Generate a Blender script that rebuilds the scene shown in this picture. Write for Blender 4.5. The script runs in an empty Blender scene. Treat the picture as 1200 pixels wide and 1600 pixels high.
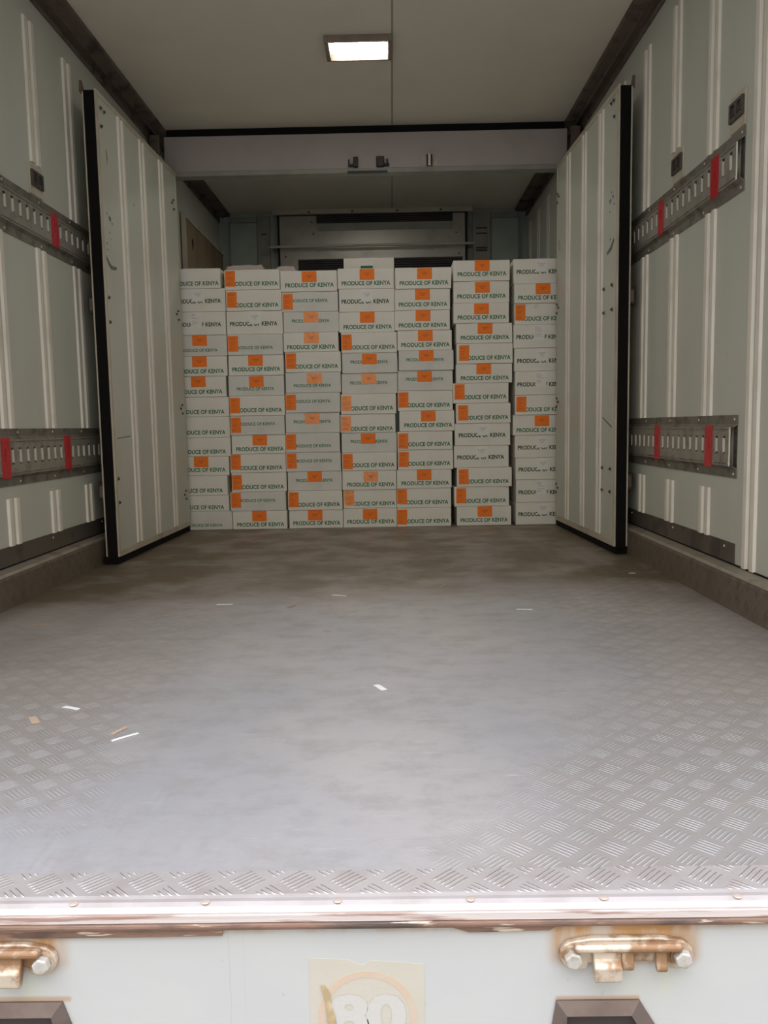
import bpy, bmesh, math, random
from mathutils import Vector, Matrix

# ------------------------------------------------------------------ camera, light, exposure
scene = bpy.context.scene
COL = scene.collection
random.seed(4)

EYE = 0.59                                    # camera height above the load floor
F_PX, YAW, PITCH, ROLL = 1278.74, -0.0114, 0.1042, 0.0181
cy, sy = math.cos(YAW), math.sin(YAW)
cp, sp = math.cos(PITCH), math.sin(PITCH)
cr, sr = math.cos(ROLL), math.sin(ROLL)
fw = Vector((sy * cp, cy * cp, -sp))
r0 = Vector((cy, -sy, 0)); u0 = r0.cross(fw)
rt = cr * r0 - sr * u0; up = sr * r0 + cr * u0
cam_data = bpy.data.cameras.new('camera')
cam_data.sensor_fit = 'VERTICAL'; cam_data.sensor_height = 36.0
cam_data.lens = F_PX / 1600 * 36.0
cam_data.clip_start = 0.02; cam_data.clip_end = 300
cam = bpy.data.objects.new('camera', cam_data); COL.objects.link(cam)
m3 = Matrix((rt, up, -fw)).transposed()
cam.matrix_world = Matrix.Translation((0, 0, EYE)) @ m3.to_4x4()
scene.camera = cam

world = bpy.data.worlds.new('overcast_sky'); scene.world = world
world.use_nodes = True
wn = world.node_tree
bg = wn.nodes['Background']
SKY_STRENGTH = 2.4
wtc = wn.nodes.new('ShaderNodeTexCoord'); wsep = wn.nodes.new('ShaderNodeSeparateXYZ')
wramp = wn.nodes.new('ShaderNodeValToRGB')
wn.links.new(wtc.outputs['Generated'], wsep.inputs[0])
wn.links.new(wsep.outputs['Z'], wramp.inputs[0])
# open overcast sky high up; hazy, warmer and dimmer towards the yard and its buildings lower down
# (the ramp input is (sin(elevation)+1)/2)
wm = wn.nodes.new('ShaderNodeMath'); wm.operation = 'MULTIPLY_ADD'; wm.inputs[1].default_value = 0.5; wm.inputs[2].default_value = 0.5
wn.links.new(wsep.outputs['Z'], wm.inputs[0]); wn.links.new(wm.outputs[0], wramp.inputs[0])
cr_ = wramp.color_ramp
cr_.elements[0].position = 0.50; cr_.elements[0].color = (0.60, 0.57, 0.505, 1)
cr_.elements[1].position = 0.83; cr_.elements[1].color = (0.73, 0.70, 0.64, 1)
e2 = cr_.elements.new(0.89); e2.color = (2.3, 2.38, 2.68, 1)
wn.links.new(wramp.outputs[0], bg.inputs['Color'])
bg.inputs['Strength'].default_value = SKY_STRENGTH

scene.view_settings.view_transform = 'Standard'
scene.view_settings.look = 'None'
scene.view_settings.gamma = 1.0
scene.view_settings.exposure = 0.0
scene.view_settings.use_curve_mapping = False
try:
    scene.cycles.max_bounces = 10; scene.cycles.diffuse_bounces = 7; scene.cycles.glossy_bounces = 4
    scene.cycles.sample_clamp_indirect = 6
except Exception:
    pass

# ------------------------------------------------------------------ node expression helper
class E:
    """a value in a node tree that can be added, multiplied, ..."""
    def __init__(s, nt, sock): s.nt, s.s = nt, sock
    def _m(s, op, *o, clamp=False):
        n = s.nt.nodes.new('ShaderNodeMath'); n.operation = op; n.use_clamp = clamp
        for i, v in enumerate((s,) + o):
            if isinstance(v, E): s.nt.links.new(v.s, n.inputs[i])
            else: n.inputs[i].default_value = v
        return E(s.nt, n.outputs[0])
    def __add__(s, o): return s._m('ADD', o)
    __radd__ = __add__
    def __sub__(s, o): return s._m('SUBTRACT', o)
    def __rsub__(s, o): return (s * -1) + o
    def __mul__(s, o): return s._m('MULTIPLY', o)
    __rmul__ = __mul__
    def __truediv__(s, o): return s._m('DIVIDE', o)
    def fract(s): return s._m('FRACT')
    def abs(s): return s._m('ABSOLUTE')
    def cos(s): return s._m('COSINE')
    def max(s, o): return s._m('MAXIMUM', o)
    def min(s, o): return s._m('MINIMUM', o)
    def pow(s, o): return s._m('POWER', o)
    def clamp(s): return s._m('ADD', 0.0, clamp=True)
    def step(s, a, b, x=0.0, y=1.0):          # smoothstep from a..b to x..y
        n = s.nt.nodes.new('ShaderNodeMapRange'); n.interpolation_type = 'SMOOTHSTEP'
        s.nt.links.new(s.s, n.inputs['Value'])
        for k, v in (('From Min', a), ('From Max', b), ('To Min', x), ('To Max', y)): n.inputs[k].default_value = v
        return E(s.nt, n.outputs[0])

def coords(nt):
    tc = nt.nodes.new('ShaderNodeTexCoord'); sp_ = nt.nodes.new('ShaderNodeSeparateXYZ')
    nt.links.new(tc.outputs['Object'], sp_.inputs[0])
    return tc.outputs['Object'], [E(nt, sp_.outputs[i]) for i in range(3)]

def noise(nt, vec, scale, detail=3.0, stretch=(1, 1, 1), rough=0.55):
    mp = nt.nodes.new('ShaderNodeMapping'); mp.inputs['Scale'].default_value = stretch
    nt.links.new(vec, mp.inputs['Vector'])
    n = nt.nodes.new('ShaderNodeTexNoise'); n.inputs['Scale'].default_value = scale
    n.inputs['Detail'].default_value = detail; n.inputs['Roughness'].default_value = rough
    nt.links.new(mp.outputs[0], n.inputs['Vector'])
    return E(nt, n.outputs['Fac'])

def mixcol(nt, fac, a, b):
    n = nt.nodes.new('ShaderNodeMix'); n.data_type = 'RGBA'
    nt.links.new(fac.s, n.inputs[0])
    for k, v in ((6, a), (7, b)):
        if isinstance(v, tuple): n.inputs[k].default_value = (*v, 1) if len(v) == 3 else v
        else: nt.links.new(v, n.inputs[k])
    return n.outputs[2]

def bump(nt, bsdf, h, strength=0.3, dist=0.001):
    b = nt.nodes.new('ShaderNodeBump'); b.inputs['Strength'].default_value = strength
    b.inputs['Distance'].default_value = dist
    nt.links.new(h.s, b.inputs['Height']); nt.links.new(b.outputs[0], bsdf.inputs['Normal'])

def new_mat(name, color, rough=0.5, metal=0.0, spec=0.5):
    m = bpy.data.materials.new(name); m.use_nodes = True
    nt = m.node_tree; b = nt.nodes['Principled BSDF']
    b.inputs['Base Color'].default_value = (*color, 1)
    b.inputs['Roughness'].default_value = rough; b.inputs['Metallic'].default_value = metal
    b.inputs['Specular IOR Level'].default_value = spec
    return m, nt, b

def worn(name, color, dirt, rough=0.5, metal=0.0, scale=6.0, amount=0.5, bscale=160.0, bstr=0.15, stretch=(1, 1, 1), lo=0.45, hi=0.75):
    """painted or metal surface with patchy dirt and a fine grain"""
    m, nt, b = new_mat(name, color, rough, metal)
    vec, _ = coords(nt)
    d = noise(nt, vec, scale, 5.0, stretch).step(lo, hi) * amount
    nt.links.new(mixcol(nt, d, color, dirt), b.inputs['Base Color'])
    nt.links.new((d * 0.25 + rough).s, b.inputs['Roughness'])
    bump(nt, b, noise(nt, vec, bscale, 2.0), bstr, 0.002)
    return m

def tread(nt, x, y, a=0.066):
    """five-bar tread pattern: groups of bars at +-45 degrees on a staggered grid; returns height 0..1"""
    def group(off, swap):
        u = (x / a + off).fract() - 0.5
        v = (y / a + off).fract() - 0.5
        s, t = (u + v) * 0.7071, (u - v) * 0.7071
        if swap: s, t = t, s
        bar = (t * (2 * math.pi / 0.108)).cos().step(0.0, 0.95)
        # bars are spindle shaped: narrower towards their ends
        along = s.abs().step(0.17, 0.30, 1.0, 0.0)
        across = t.abs().step(0.26, 0.275, 1.0, 0.0)
        return bar * along * across
    return group(0.5, False).max(group(0.0, True))

# ------------------------------------------------------------------ materials
M = {}
def mk_wall(name, color, dirt):
    m, nt, b = new_mat(name, color, 0.42)
    vec, (x, y, z) = coords(nt)
    d = noise(nt, vec, 3.0, 6.0, (1, 1, 0.5)).step(0.42, 0.8) * 0.30 + noise(nt, vec, 38.0, 3.0).step(0.66, 0.74) * 0.22
    nt.links.new(mixcol(nt, d, color, dirt), b.inputs['Base Color'])
    bump(nt, b, noise(nt, vec, 220.0, 2.0), 0.25, 0.0015)
    return m
M['wall'] = mk_wall('painted_wall_panel', (0.53, 0.54, 0.48), (0.40, 0.38, 0.32))
M['door'] = mk_wall('painted_door_panel', (0.53, 0.545, 0.475), (0.40, 0.38, 0.31))
M['ceiling'] = mk_wall('painted_ceiling', (0.66, 0.625, 0.53), (0.52, 0.48, 0.40))
M['rib'] = worn('rib_paint', (0.74, 0.70, 0.62), (0.5, 0.46, 0.39), 0.4, amount=0.4)
M['header'] = worn('header_panel_paint', (0.37, 0.33, 0.315), (0.29, 0.265, 0.245), 0.55, scale=3, amount=0.6)
M['farpanel'] = worn('bulkhead_paint', (0.33, 0.38, 0.35), (0.25, 0.27, 0.24), 0.5, amount=0.5)
M['post'] = worn('bulkhead_post_paint', (0.27, 0.27, 0.235), (0.18, 0.17, 0.14), 0.5, amount=0.6)
M['ply'] = worn('bare_board', (0.26, 0.19, 0.12), (0.17, 0.12, 0.075), 0.75, scale=5, amount=0.8, stretch=(1, 1, 0.3))
M['edgetrim'] = worn('edge_trim_paint', (0.50, 0.45, 0.36), (0.30, 0.25, 0.18), 0.5, amount=0.6)
M['rubber'] = worn('black_rubber', (0.006, 0.006, 0.006), (0.012, 0.011, 0.01), 0.85, amount=0.5)
M['rubber'].node_tree.nodes['Principled BSDF'].inputs['Specular IOR Level'].default_value = 0.15
M['track'] = worn('dark_track_metal', (0.135, 0.10, 0.082), (0.055, 0.04, 0.033), 0.55, 0.2, amount=0.9, scale=9)
M['rail'] = worn('galvanised_rail', (0.24, 0.222, 0.188), (0.13, 0.112, 0.09), 0.5, 0.55, amount=0.9, scale=14)
M['railweb'] = worn('galvanised_rail_web', (0.36, 0.34, 0.295), (0.24, 0.215, 0.18), 0.48, 0.5, amount=0.8, scale=18)
M['kickplate'] = worn('dull_kick_plate', (0.135, 0.115, 0.098), (0.08, 0.065, 0.055), 0.42, 0.4, amount=0.9, scale=7)
M['rivet'] = worn('rivet_metal', (0.62, 0.60, 0.55), (0.4, 0.36, 0.3), 0.35, 0.7, amount=0.5)
M['red'] = worn('red_tape', (0.50, 0.012, 0.022), (0.35, 0.01, 0.015), 0.35, amount=0.5, scale=30)
M['socket'] = worn('socket_plate', (0.10, 0.085, 0.075), (0.05, 0.04, 0.035), 0.5, 0.5, amount=0.7, scale=40)
M['dark'] = worn('dark_hardware', (0.03, 0.026, 0.024), (0.015, 0.012, 0.01), 0.5, 0.3)
M['bolt'] = worn('door_bolt', (0.07, 0.065, 0.06), (0.03, 0.028, 0.025), 0.45, 0.5)
M['scuff'] = worn('scuff', (0.12, 0.12, 0.10), (0.25, 0.27, 0.24), 0.8, amount=0.9, scale=60)
M['redscuff'] = worn('brown_scuff', (0.33, 0.25, 0.20), (0.5, 0.5, 0.45), 0.8, amount=0.9, scale=60)
M['steel'] = worn('brushed_steel', (0.36, 0.34, 0.30), (0.25, 0.23, 0.2), 0.42, 0.6, amount=0.6, scale=5)
M['grille'] = worn('black_grille', (0.012, 0.011, 0.011), (0.02, 0.018, 0.016), 0.6)
M['slat'] = worn('grille_slat', (0.10, 0.09, 0.085), (0.05, 0.045, 0.04), 0.6)
M['cream'] = worn('unit_top_trim', (0.44, 0.42, 0.34), (0.28, 0.26, 0.2), 0.5)
M['carton'] = worn('white_cardboard', (0.78, 0.755, 0.70), (0.70, 0.67, 0.61), 0.75, amount=0.5, scale=9, bstr=0.08)
M['cartongrey'] = worn('grey_white_cardboard', (0.70, 0.685, 0.65), (0.60, 0.585, 0.555), 0.75, amount=0.5, scale=9, bstr=0.08)
M['cartonlid'] = worn('pinkish_cardboard', (0.50, 0.44, 0.41), (0.40, 0.35, 0.32), 0.8, amount=0.6)
M['green'] = worn('green_print', (0.02, 0.165, 0.075), (0.04, 0.21, 0.11), 0.8, amount=0.4, scale=80)
M['darkgreen'] = worn('dark_green_print', (0.012, 0.06, 0.035), (0.02, 0.085, 0.05), 0.8, amount=0.4, scale=80)
M['orange'] = worn('orange_label', (0.95, 0.21, 0.008), (0.85, 0.17, 0.006), 0.6, amount=0.5, scale=25)
M['paleorange'] = worn('glossy_orange_label', (0.92, 0.27, 0.035), (0.95, 0.42, 0.14), 0.25, amount=0.9, scale=30)
M['orangeprint'] = worn('label_print', (0.42, 0.07, 0.01), (0.5, 0.1, 0.01), 0.6)
M['whitelabel'] = worn('white_label', (0.78, 0.775, 0.75), (0.7, 0.69, 0.66), 0.5, amount=0.4, scale=20)
M['greyprint'] = worn('grey_print', (0.22, 0.22, 0.21), (0.4, 0.4, 0.38), 0.7, amount=0.6, scale=120)
M['plastic'] = worn('white_strapping', (0.95, 0.95, 0.97), (0.88, 0.88, 0.9), 0.4)
M['tan'] = worn('tan_scrap', (0.52, 0.38, 0.28), (0.42, 0.30, 0.21), 0.6)
M['lampframe'] = worn('lamp_housing', (0.24, 0.19, 0.155), (0.12, 0.09, 0.075), 0.4, 0.2, amount=0.6)
M['castiron'] = worn('rusty_cast_bracket', (0.62, 0.53, 0.42), (0.27, 0.135, 0.055), 0.40, 0.4, amount=0.9, scale=28, bscale=90, bstr=0.4, lo=0.42, hi=0.60)
M['boltzinc'] = worn('painted_bolt', (0.55, 0.53, 0.49), (0.36, 0.29, 0.21), 0.4, 0.3, amount=0.7, scale=60)
M['pocket'] = worn('dark_glossy_frame', (0.17, 0.13, 0.115), (0.08, 0.055, 0.045), 0.22, 0.4, amount=0.8, scale=12)
M['pocketin'] = worn('dark_pocket_inside', (0.055, 0.045, 0.042), (0.03, 0.025, 0.02), 0.5, 0.2)
M['decal'] = worn('aged_cream_decal', (0.52, 0.49, 0.42), (0.48, 0.46, 0.37), 0.35, amount=0.6, scale=20)
M['peach'] = worn('faded_orange_ink', (0.56, 0.44, 0.34), (0.52, 0.47, 0.40), 0.4, amount=0.8, scale=25)
M['palegrey'] = worn('faded_grey_ink', (0.53, 0.515, 0.49), (0.53, 0.52, 0.50), 0.4, amount=0.5, scale=30)
M['peel'] = worn('peeled_strip', (0.42, 0.31, 0.17), (0.6, 0.5, 0.33), 0.45, amount=0.8, scale=60)
M['asphalt'] = worn('asphalt', (0.17, 0.165, 0.16), (0.11, 0.108, 0.10), 0.9, amount=0.8, scale=1.5, bscale=60, bstr=0.6)
M['bodypaint'] = worn('outer_body_paint', (0.66, 0.68, 0.68), (0.5, 0.5, 0.47), 0.4, amount=0.4)

# floor: aluminium tread plate, worn smooth in the middle
m, nt, b = new_mat('worn_tread_plate', (0.5, 0.49, 0.48), 0.50, 0.72)
vec, (X, Y, Z) = coords(nt)
h = tread(nt, X, Y)
side = (X + 0.06 - (Y - 1.0) * 0.03).abs() + (noise(nt, vec, 3.2, 3.0) - 0.5) * 0.45
wob = (noise(nt, vec, 3.2, 3.0) - 0.5) * 0.30
right = (X - ((Y - 1.05).min(0.75) * 0.52 + 0.05) + wob).step(-0.08, 0.20)
left = (X * -1.0 - 0.44 + wob).step(-0.05, 0.20) * Y.step(1.08, 1.40)
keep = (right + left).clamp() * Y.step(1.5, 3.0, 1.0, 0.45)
fine = noise(nt, vec, 11.0, 9.0, (0.75, 1.15, 1), 0.72) ; scr = noise(nt, vec, 40.0, 4.0, (0.30, 3.2, 1))
scr2 = noise(nt, vec, 30.0, 4.0, (4.0, 0.5, 1))
big = noise(nt, vec, 1.6, 4.0, (1, 0.8, 1))
col1 = mixcol(nt, big.step(0.35, 0.68), (0.62, 0.62, 0.655), (0.73, 0.695, 0.70))
col2 = mixcol(nt, fine.step(0.42, 0.68) * 0.50, col1, (0.46, 0.44, 0.43))
col3 = mixcol(nt, scr.step(0.64, 0.72) * 0.5, col2, (0.90, 0.89, 0.91))
# grime collected between the bars near the walls and further in
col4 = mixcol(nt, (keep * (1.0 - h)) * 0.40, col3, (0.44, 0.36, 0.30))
# brown dirt along the skirting, plus shade painted into the far floor's colour
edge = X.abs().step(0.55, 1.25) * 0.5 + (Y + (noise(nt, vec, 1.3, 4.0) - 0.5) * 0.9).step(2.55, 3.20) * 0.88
grime_shade = (edge * (noise(nt, vec, 4.0, 5.0).step(0.30, 0.65) * 0.5 + 0.5)).clamp()
col5 = mixcol(nt, grime_shade, col4, (0.24, 0.195, 0.14))
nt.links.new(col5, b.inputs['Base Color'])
nt.links.new((fine * 0.20 + scr2 * 0.12 + 0.38).s, b.inputs['Roughness'])
hh = h * keep + fine * 0.16 + scr * 0.07 + scr2 * 0.05
bump(nt, b, hh, 0.7, 0.0022)
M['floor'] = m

# sill and cove: same plate with its pattern still crisp
def plate(name, axes, base, dirt, rough, metal, strength, dist):
    m, nt, b = new_mat(name, base, rough, metal)
    vec, C3 = coords(nt)
    h = tread(nt, C3[axes[0]], C3[axes[1]] - (0.018 if name.startswith('sill') else 0.0))
    if name.startswith('sill'): h = h * C3[1].step(0.976, 0.984)
    f = noise(nt, vec, 18.0, 5.0)
    nt.links.new(mixcol(nt, f.step(0.4, 0.75) * 0.6, base, dirt), b.inputs['Base Color'])
    bump(nt, b, h + f * 0.15, strength, dist)
    return m
M['sill'] = plate('sill_tread_plate', (0, 1), (0.62, 0.575, 0.57), (0.50, 0.44, 0.42), 0.48, 0.6, 0.9, 0.003)
M['cove'] = plate('cove_tread_plate', (1, 2), (0.18, 0.15, 0.115), (0.12, 0.095, 0.07), 0.5, 0.35, 1.0, 0.004)

# rusty steel edge below the sill
m, nt, b = new_mat('rusty_steel_lip', (0.3, 0.2, 0.15), 0.5, 0.15)
vec, (X, Y, Z) = coords(nt)
f = noise(nt, vec, 9.0, 6.0, (1, 1, 3)); g = noise(nt, vec, 60.0, 3.0, (0.3, 1, 3))
c1 = mixcol(nt, f.step(0.40, 0.60), (0.10, 0.07, 0.06), (0.24, 0.145, 0.105))
c2 = mixcol(nt, g.step(0.60, 0.70) * 0.8, c1, (0.72, 0.60, 0.49))
nt.links.new(c2, b.inputs['Base Color']); bump(nt, b, g + f, 0.6, 0.002)
M['lip'] = m
m, nt, b = new_mat('scraped_alloy_nosing', (0.8, 0.7, 0.66), 0.35, 0.5)
vec, (X, Y, Z) = coords(nt)
f = noise(nt, vec, 30.0, 5.0, (0.25, 1, 4))
nt.links.new(mixcol(nt, f.step(0.48, 0.62), (0.84, 0.74, 0.70), (0.50, 0.33, 0.27)), b.inputs['Base Color'])
bump(nt, b, f, 0.5, 0.002)
M['nosing'] = m

# rear cross panel: white paint with rust bleeding round the two brackets
m, nt, b = new_mat('white_rear_panel_paint', (0.74, 0.76, 0.76), 0.35)
vec, (X, Y, Z) = coords(nt)
n1 = noise(nt, vec, 26.0, 5.0, (1, 1, 0.22)); n2 = noise(nt, vec, 7.0, 4.0)
def halo(cx, cz, hx, hz, soft):
    dx = ((X - cx).abs() - hx).max(0.0); dz = ((Z - cz).abs() - hz).max(0.0)
    return (dx * dx + dz * dz).pow(0.5).step(0.0, soft, 1.0, 0.0)
rust = halo(0.279, -0.052, 0.080, 0.018, 0.022) + halo(-0.52, -0.052, 0.088, 0.018, 0.022)
rust = rust.clamp() * (n1.step(0.30, 0.62) * 0.6 + 0.4)
drip = (halo(0.285, -0.085, 0.045, 0.03, 0.03) + halo(-0.50, -0.09, 0.06, 0.03, 0.035)).clamp() * n1.step(0.42, 0.7)
edge = (halo(0.246, -0.1290, 0.050, 0.001, 0.005) + halo(-0.50, -0.1225, 0.08, 0.001, 0.005)).clamp() * 0.6
topline = Z.step(-0.042, -0.030) * n1.step(0.35, 0.6) * 0.55
c0 = mixcol(nt, n2.step(0.35, 0.7) * 0.5, (0.50, 0.508, 0.50), (0.475, 0.48, 0.485))
c1 = mixcol(nt, drip * 0.45, c0, (0.55, 0.56, 0.42))
c2 = mixcol(nt, (rust * 0.95 + edge + topline).clamp(), c1, (0.40, 0.22, 0.085))
c3 = mixcol(nt, noise(nt, vec, 70.0, 2.0).step(0.74, 0.77) * 0.5, c2, (0.4, 0.4, 0.4))
crack = (X + 0.2155 + (noise(nt, vec, 40.0, 3.0) - 0.5) * 0.006).abs().step(0.0, 0.0011, 1.0, 0.0) * 0.30
c4 = mixcol(nt, crack + (X + 0.197).abs().step(0.0, 0.001, 1.0, 0.0) * 0.15, c3, (0.33, 0.31, 0.28))
nt.links.new(c4, b.inputs['Base Color']); bump(nt, b, noise(nt, vec, 50.0, 3.0), 0.12, 0.002)
M['rear'] = m

m, nt, b = new_mat('lit_diffuser', (0.95, 0.95, 0.9), 0.4)
b.inputs['Emission Color'].default_value = (1.0, 0.97, 0.88, 1)
b.inputs['Emission Strength'].default_value = 30.0
M['glow'] = m

# ------------------------------------------------------------------ mesh helpers
class MB:
    """collects shapes and links them as one mesh object"""
    def __init__(s): s.bm = bmesh.new(); s.mats = []
    def _mi(s, mat):
        if mat is None: return 0
        if mat not in s.mats: s.mats.append(mat)
        return s.mats.index(mat)
    def box(s, x0, x1, y0, y1, z0, z1, mat=None, bev=0.0):
        mi = s._mi(mat)
        x0, x1 = sorted((x0, x1)); y0, y1 = sorted((y0, y1)); z0, z1 = sorted((z0, z1))
        if bev > 0:
            t = bmesh.new()
            bmesh.ops.create_cube(t, size=1.0, matrix=Matrix.Translation(((x0+x1)/2, (y0+y1)/2, (z0+z1)/2)) @ Matrix.Diagonal((x1-x0, y1-y0, z1-z0, 1)))
            bmesh.ops.bevel(t, geom=list(t.edges), offset=min(bev, (x1-x0)*.45, (y1-y0)*.45, (z1-z0)*.45), segments=2, profile=0.5, affect='EDGES')
            me = bpy.data.meshes.new('t'); t.to_mesh(me); t.free()
            n0 = len(s.bm.faces); s.bm.from_mesh(me); bpy.data.meshes.remove(me)
            s.bm.faces.ensure_lookup_table()
            for f in s.bm.faces[n0:]: f.material_index = mi
            return s
        vs = [s.bm.verts.new((x, y, z)) for z in (z0, z1) for y in (y0, y1) for x in (x0, x1)]
        for q in ((0, 2, 3, 1), (4, 5, 7, 6), (0, 1, 5, 4), (2, 6, 7, 3), (0, 4, 6, 2), (1, 3, 7, 5)):
            f = s.bm.faces.new([vs[i] for i in q]); f.material_index = mi
        return s
    def cyl(s, p, axis, r, h, seg=16, mat=None, r2=None):
        mi = s._mi(mat); p = Vector(p); a = Vector(axis).normalized()
        t = a.orthogonal().normalized(); w = a.cross(t)
        r2 = r if r2 is None else r2
        A = [s.bm.verts.new(p + r * (math.cos(2*math.pi*i/seg) * t + math.sin(2*math.pi*i/seg) * w)) for i in range(seg)]
        B = [s.bm.verts.new(p + a*h + r2 * (math.cos(2*math.pi*i/seg) * t + math.sin(2*math.pi*i/seg) * w)) for i in range(seg)]
        fs = [s.bm.faces.new([A[i], A[(i+1) % seg], B[(i+1) % seg], B[i]]) for i in range(seg)]
        fs += [s.bm.faces.new(A[::-1]), s.bm.faces.new(B)]
        for f in fs: f.material_index = mi
        return s
    def prism(s, pts, axis, a0, a1, mat=None):
        """outline (u, v) swept along an axis: 'x' -> (y,z), 'y' -> (x,z), 'z' -> (x,y)"""
        mi = s._mi(mat)
        def P(u, v, a): return {'x': (a, u, v), 'y': (u, a, v), 'z': (u, v, a)}[axis]
        A = [s.bm.verts.new(P(u, v, a0)) for u, v in pts]; B = [s.bm.verts.new(P(u, v, a1)) for u, v in pts]
        n = len(pts)
        fs = [s.bm.faces.new([A[i], A[(i+1) % n], B[(i+1) % n], B[i]]) for i in range(n)]
        fs += [s.bm.faces.new(A[::-1]), s.bm.faces.new(B)]
        for f in fs: f.material_index = mi
        return s
    def dome(s, p, axis, r, h, seg=10, mat=None):
        mi = s._mi(mat); p = Vector(p); a = Vector(axis).normalized(); t = a.orthogonal().normalized(); w = a.cross(t)
        rings = []
        for k in range(3):
            th = k * math.pi / 2 / 3
            rings.append([s.bm.verts.new(p + a*h*math.sin(th) + r*math.cos(th)*(math.cos(2*math.pi*i/seg)*t + math.sin(2*math.pi*i/seg)*w)) for i in range(seg)])
        top = s.bm.verts.new(p + a*h)
        fs = [s.bm.faces.new(rings[0][::-1])]
        for k in range(2):
            for i in range(seg): fs.append(s.bm.faces.new([rings[k][i], rings[k][(i+1) % seg], rings[k+1][(i+1) % seg], rings[k+1][i]]))
        for i in range(seg): fs.append(s.bm.faces.new([rings[2][i], rings[2][(i+1) % seg], top]))
        for f in fs: f.material_index = mi
        return s
    def build(s, name, mat=None, parent=None, smooth=False, matrix=None):
        if matrix is not None: bmesh.ops.transform(s.bm, matrix=matrix, verts=s.bm.verts)
        bmesh.ops.recalc_face_normals(s.bm, faces=s.bm.faces)
        me = bpy.data.meshes.new(name); s.bm.to_mesh(me); s.bm.free()
        for mm in (s.mats if s.mats else [mat]): me.materials.append(mm)
        if smooth:
            for p in me.polygons: p.use_smooth = True
            try: me.set_sharp_from_angle(angle=math.radians(35))
            except Exception: pass
        o = bpy.data.objects.new(name, me); COL.objects.link(o)
        if parent: o.parent = parent
        return o

def tag(o, label=None, cat=None, group=None, kind=None):
    for k, v in (('label', label), ('category', cat), ('group', group), ('kind', kind)):
        if v: o[k] = v
    return o
def thing(name, label, cat, loc=(0, 0, 0), group=None, rotz=0.0):
    o = bpy.data.objects.new(name, None); COL.objects.link(o); o.location = loc; o.rotation_euler = (0, 0, rotz)
    o.empty_display_size = 0.05
    return tag(o, label, cat, group)
def structure(o): return tag(o, kind='structure')

def text_mesh(body, size, extrude, bold=0.0, spacing=1.0):
    cu = bpy.data.curves.new('t', 'FONT'); cu.body = body; cu.size = size; cu.extrude = extrude
    cu.offset = bold; cu.space_character = spacing; cu.resolution_u = 3
    cu.align_x = 'LEFT'
    o = bpy.data.objects.new('t', cu); COL.objects.link(o)
    dg = bpy.context.evaluated_depsgraph_get(); dg.update()
    me = bpy.data.meshes.new_from_object(o.evaluated_get(dg))
    bpy.data.objects.remove(o); bpy.data.curves.remove(cu)
    xs = [v.co.x for v in me.vertices]; ys = [v.co.y for v in me.vertices]
    # stand it up facing -Y, lower left corner of the letters at the origin, scaled to unit width
    w = max(xs) - min(xs); hgt = max(ys) - min(ys)
    return me, min(xs), min(ys), w, hgt

# ================================================================== THE SETTING
XL, XR = -1.351, 1.099          # inner faces of the side walls
YS, YF = 0.955, 6.70            # rear sill and far bulkhead
ZC = 2.285                      # ceiling
YP = 4.83                       # front face of the partition

structure(MB().box(-30, 30, -30, 40, -1.35, -1.15).build('ground', M['asphalt']))
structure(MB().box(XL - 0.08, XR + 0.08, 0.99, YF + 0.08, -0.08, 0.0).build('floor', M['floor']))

mb = MB().box(XL - 0.08, XR + 0.08, YS, YF + 0.08, ZC, ZC + 0.08, M['ceiling'])
mb.box(0.026, 0.034, YS, YF, ZC - 0.0015, ZC, M['post'])
structure(mb.build('ceiling'))

RIB_C = [2.515 + 0.366 * k for k in range(-4, 12)]
def side_wall(name, s, x):
    """s = +1 when the room lies towards +x"""
    mb = MB().box(x, x - s * 0.08, YS, YF, 0.0, ZC, M['wall'])
    for c in RIB_C:
        far = c > 4.95
        spans = [(0.126, 2.14)] if (c < 2.6 or far) else [(0.193, 0.36), (0.606, 1.294), (1.486, 2.14)]
        if abs(c - 3.247) < 0.03: spans[2] = (1.612, 2.14)
        if far and s > 0: spans = []
        for z0, z1 in spans:
            for a, b_ in ((c - 0.046, c - 0.010), (c + 0.010, c + 0.046)):
                h = 0.008
                # trapezoid ridge
                mb.prism([(a, 0), (a + 0.006, h), (b_ - 0.006, h), (b_, 0)], 'x', 0, 1, M['rib'] if not far else M['wall'])
                for v in mb.bm.verts[-8:] if False else list(mb.bm.verts)[-8:]:
                    yy, hh_, t = v.co.y, v.co.z, v.co.x
                    v.co = (x + s * hh_ - (s * 0.0005 if hh_ == 0 else 0), yy, z0 + (z1 - z0) * t)
    return structure(mb.build(name))
side_wall('wall_left', 1, XL)
side_wall('wall_right', -1, XR)
structure(MB().box(XL - 0.08, XR + 0.08, YF, YF + 0.08, 0, ZC).build('wall_far', M['farpanel']))

# cove skirting of tread plate along both walls, with the bright capping angle
def cove(name, s, x):
    mb = MB()
    mb.prism([(x, 0), (x + s*0.052, 0), (x + s*0.050, 0.098), (x + s*0.044, 0.108), (x, 0.110)], 'y', 1.0, YF, M['cove'])
    mb.prism([(x, 0.1245), (x + s*0.006, 0.1245), (x + s*0.005, 0.1275), (x, 0.1275)], 'y', 1.0, YF, M['rubber'])
    mb.prism([(x, 0.110), (x + s*0.047, 0.1085), (x + s*0.040, 0.117), (x + s*0.010, 0.1215), (x, 0.1245)], 'y', 1.0, YF, M['edgetrim2'])
    return structure(mb.build(name))
M['edgetrim2'] = worn('cove_capping', (0.36, 0.32, 0.26), (0.22, 0.19, 0.15), 0.45, 0.4, amount=0.7, scale=10)
cove('baseboard_left', 1, XL); cove('baseboard_right', -1, XR)
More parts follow.
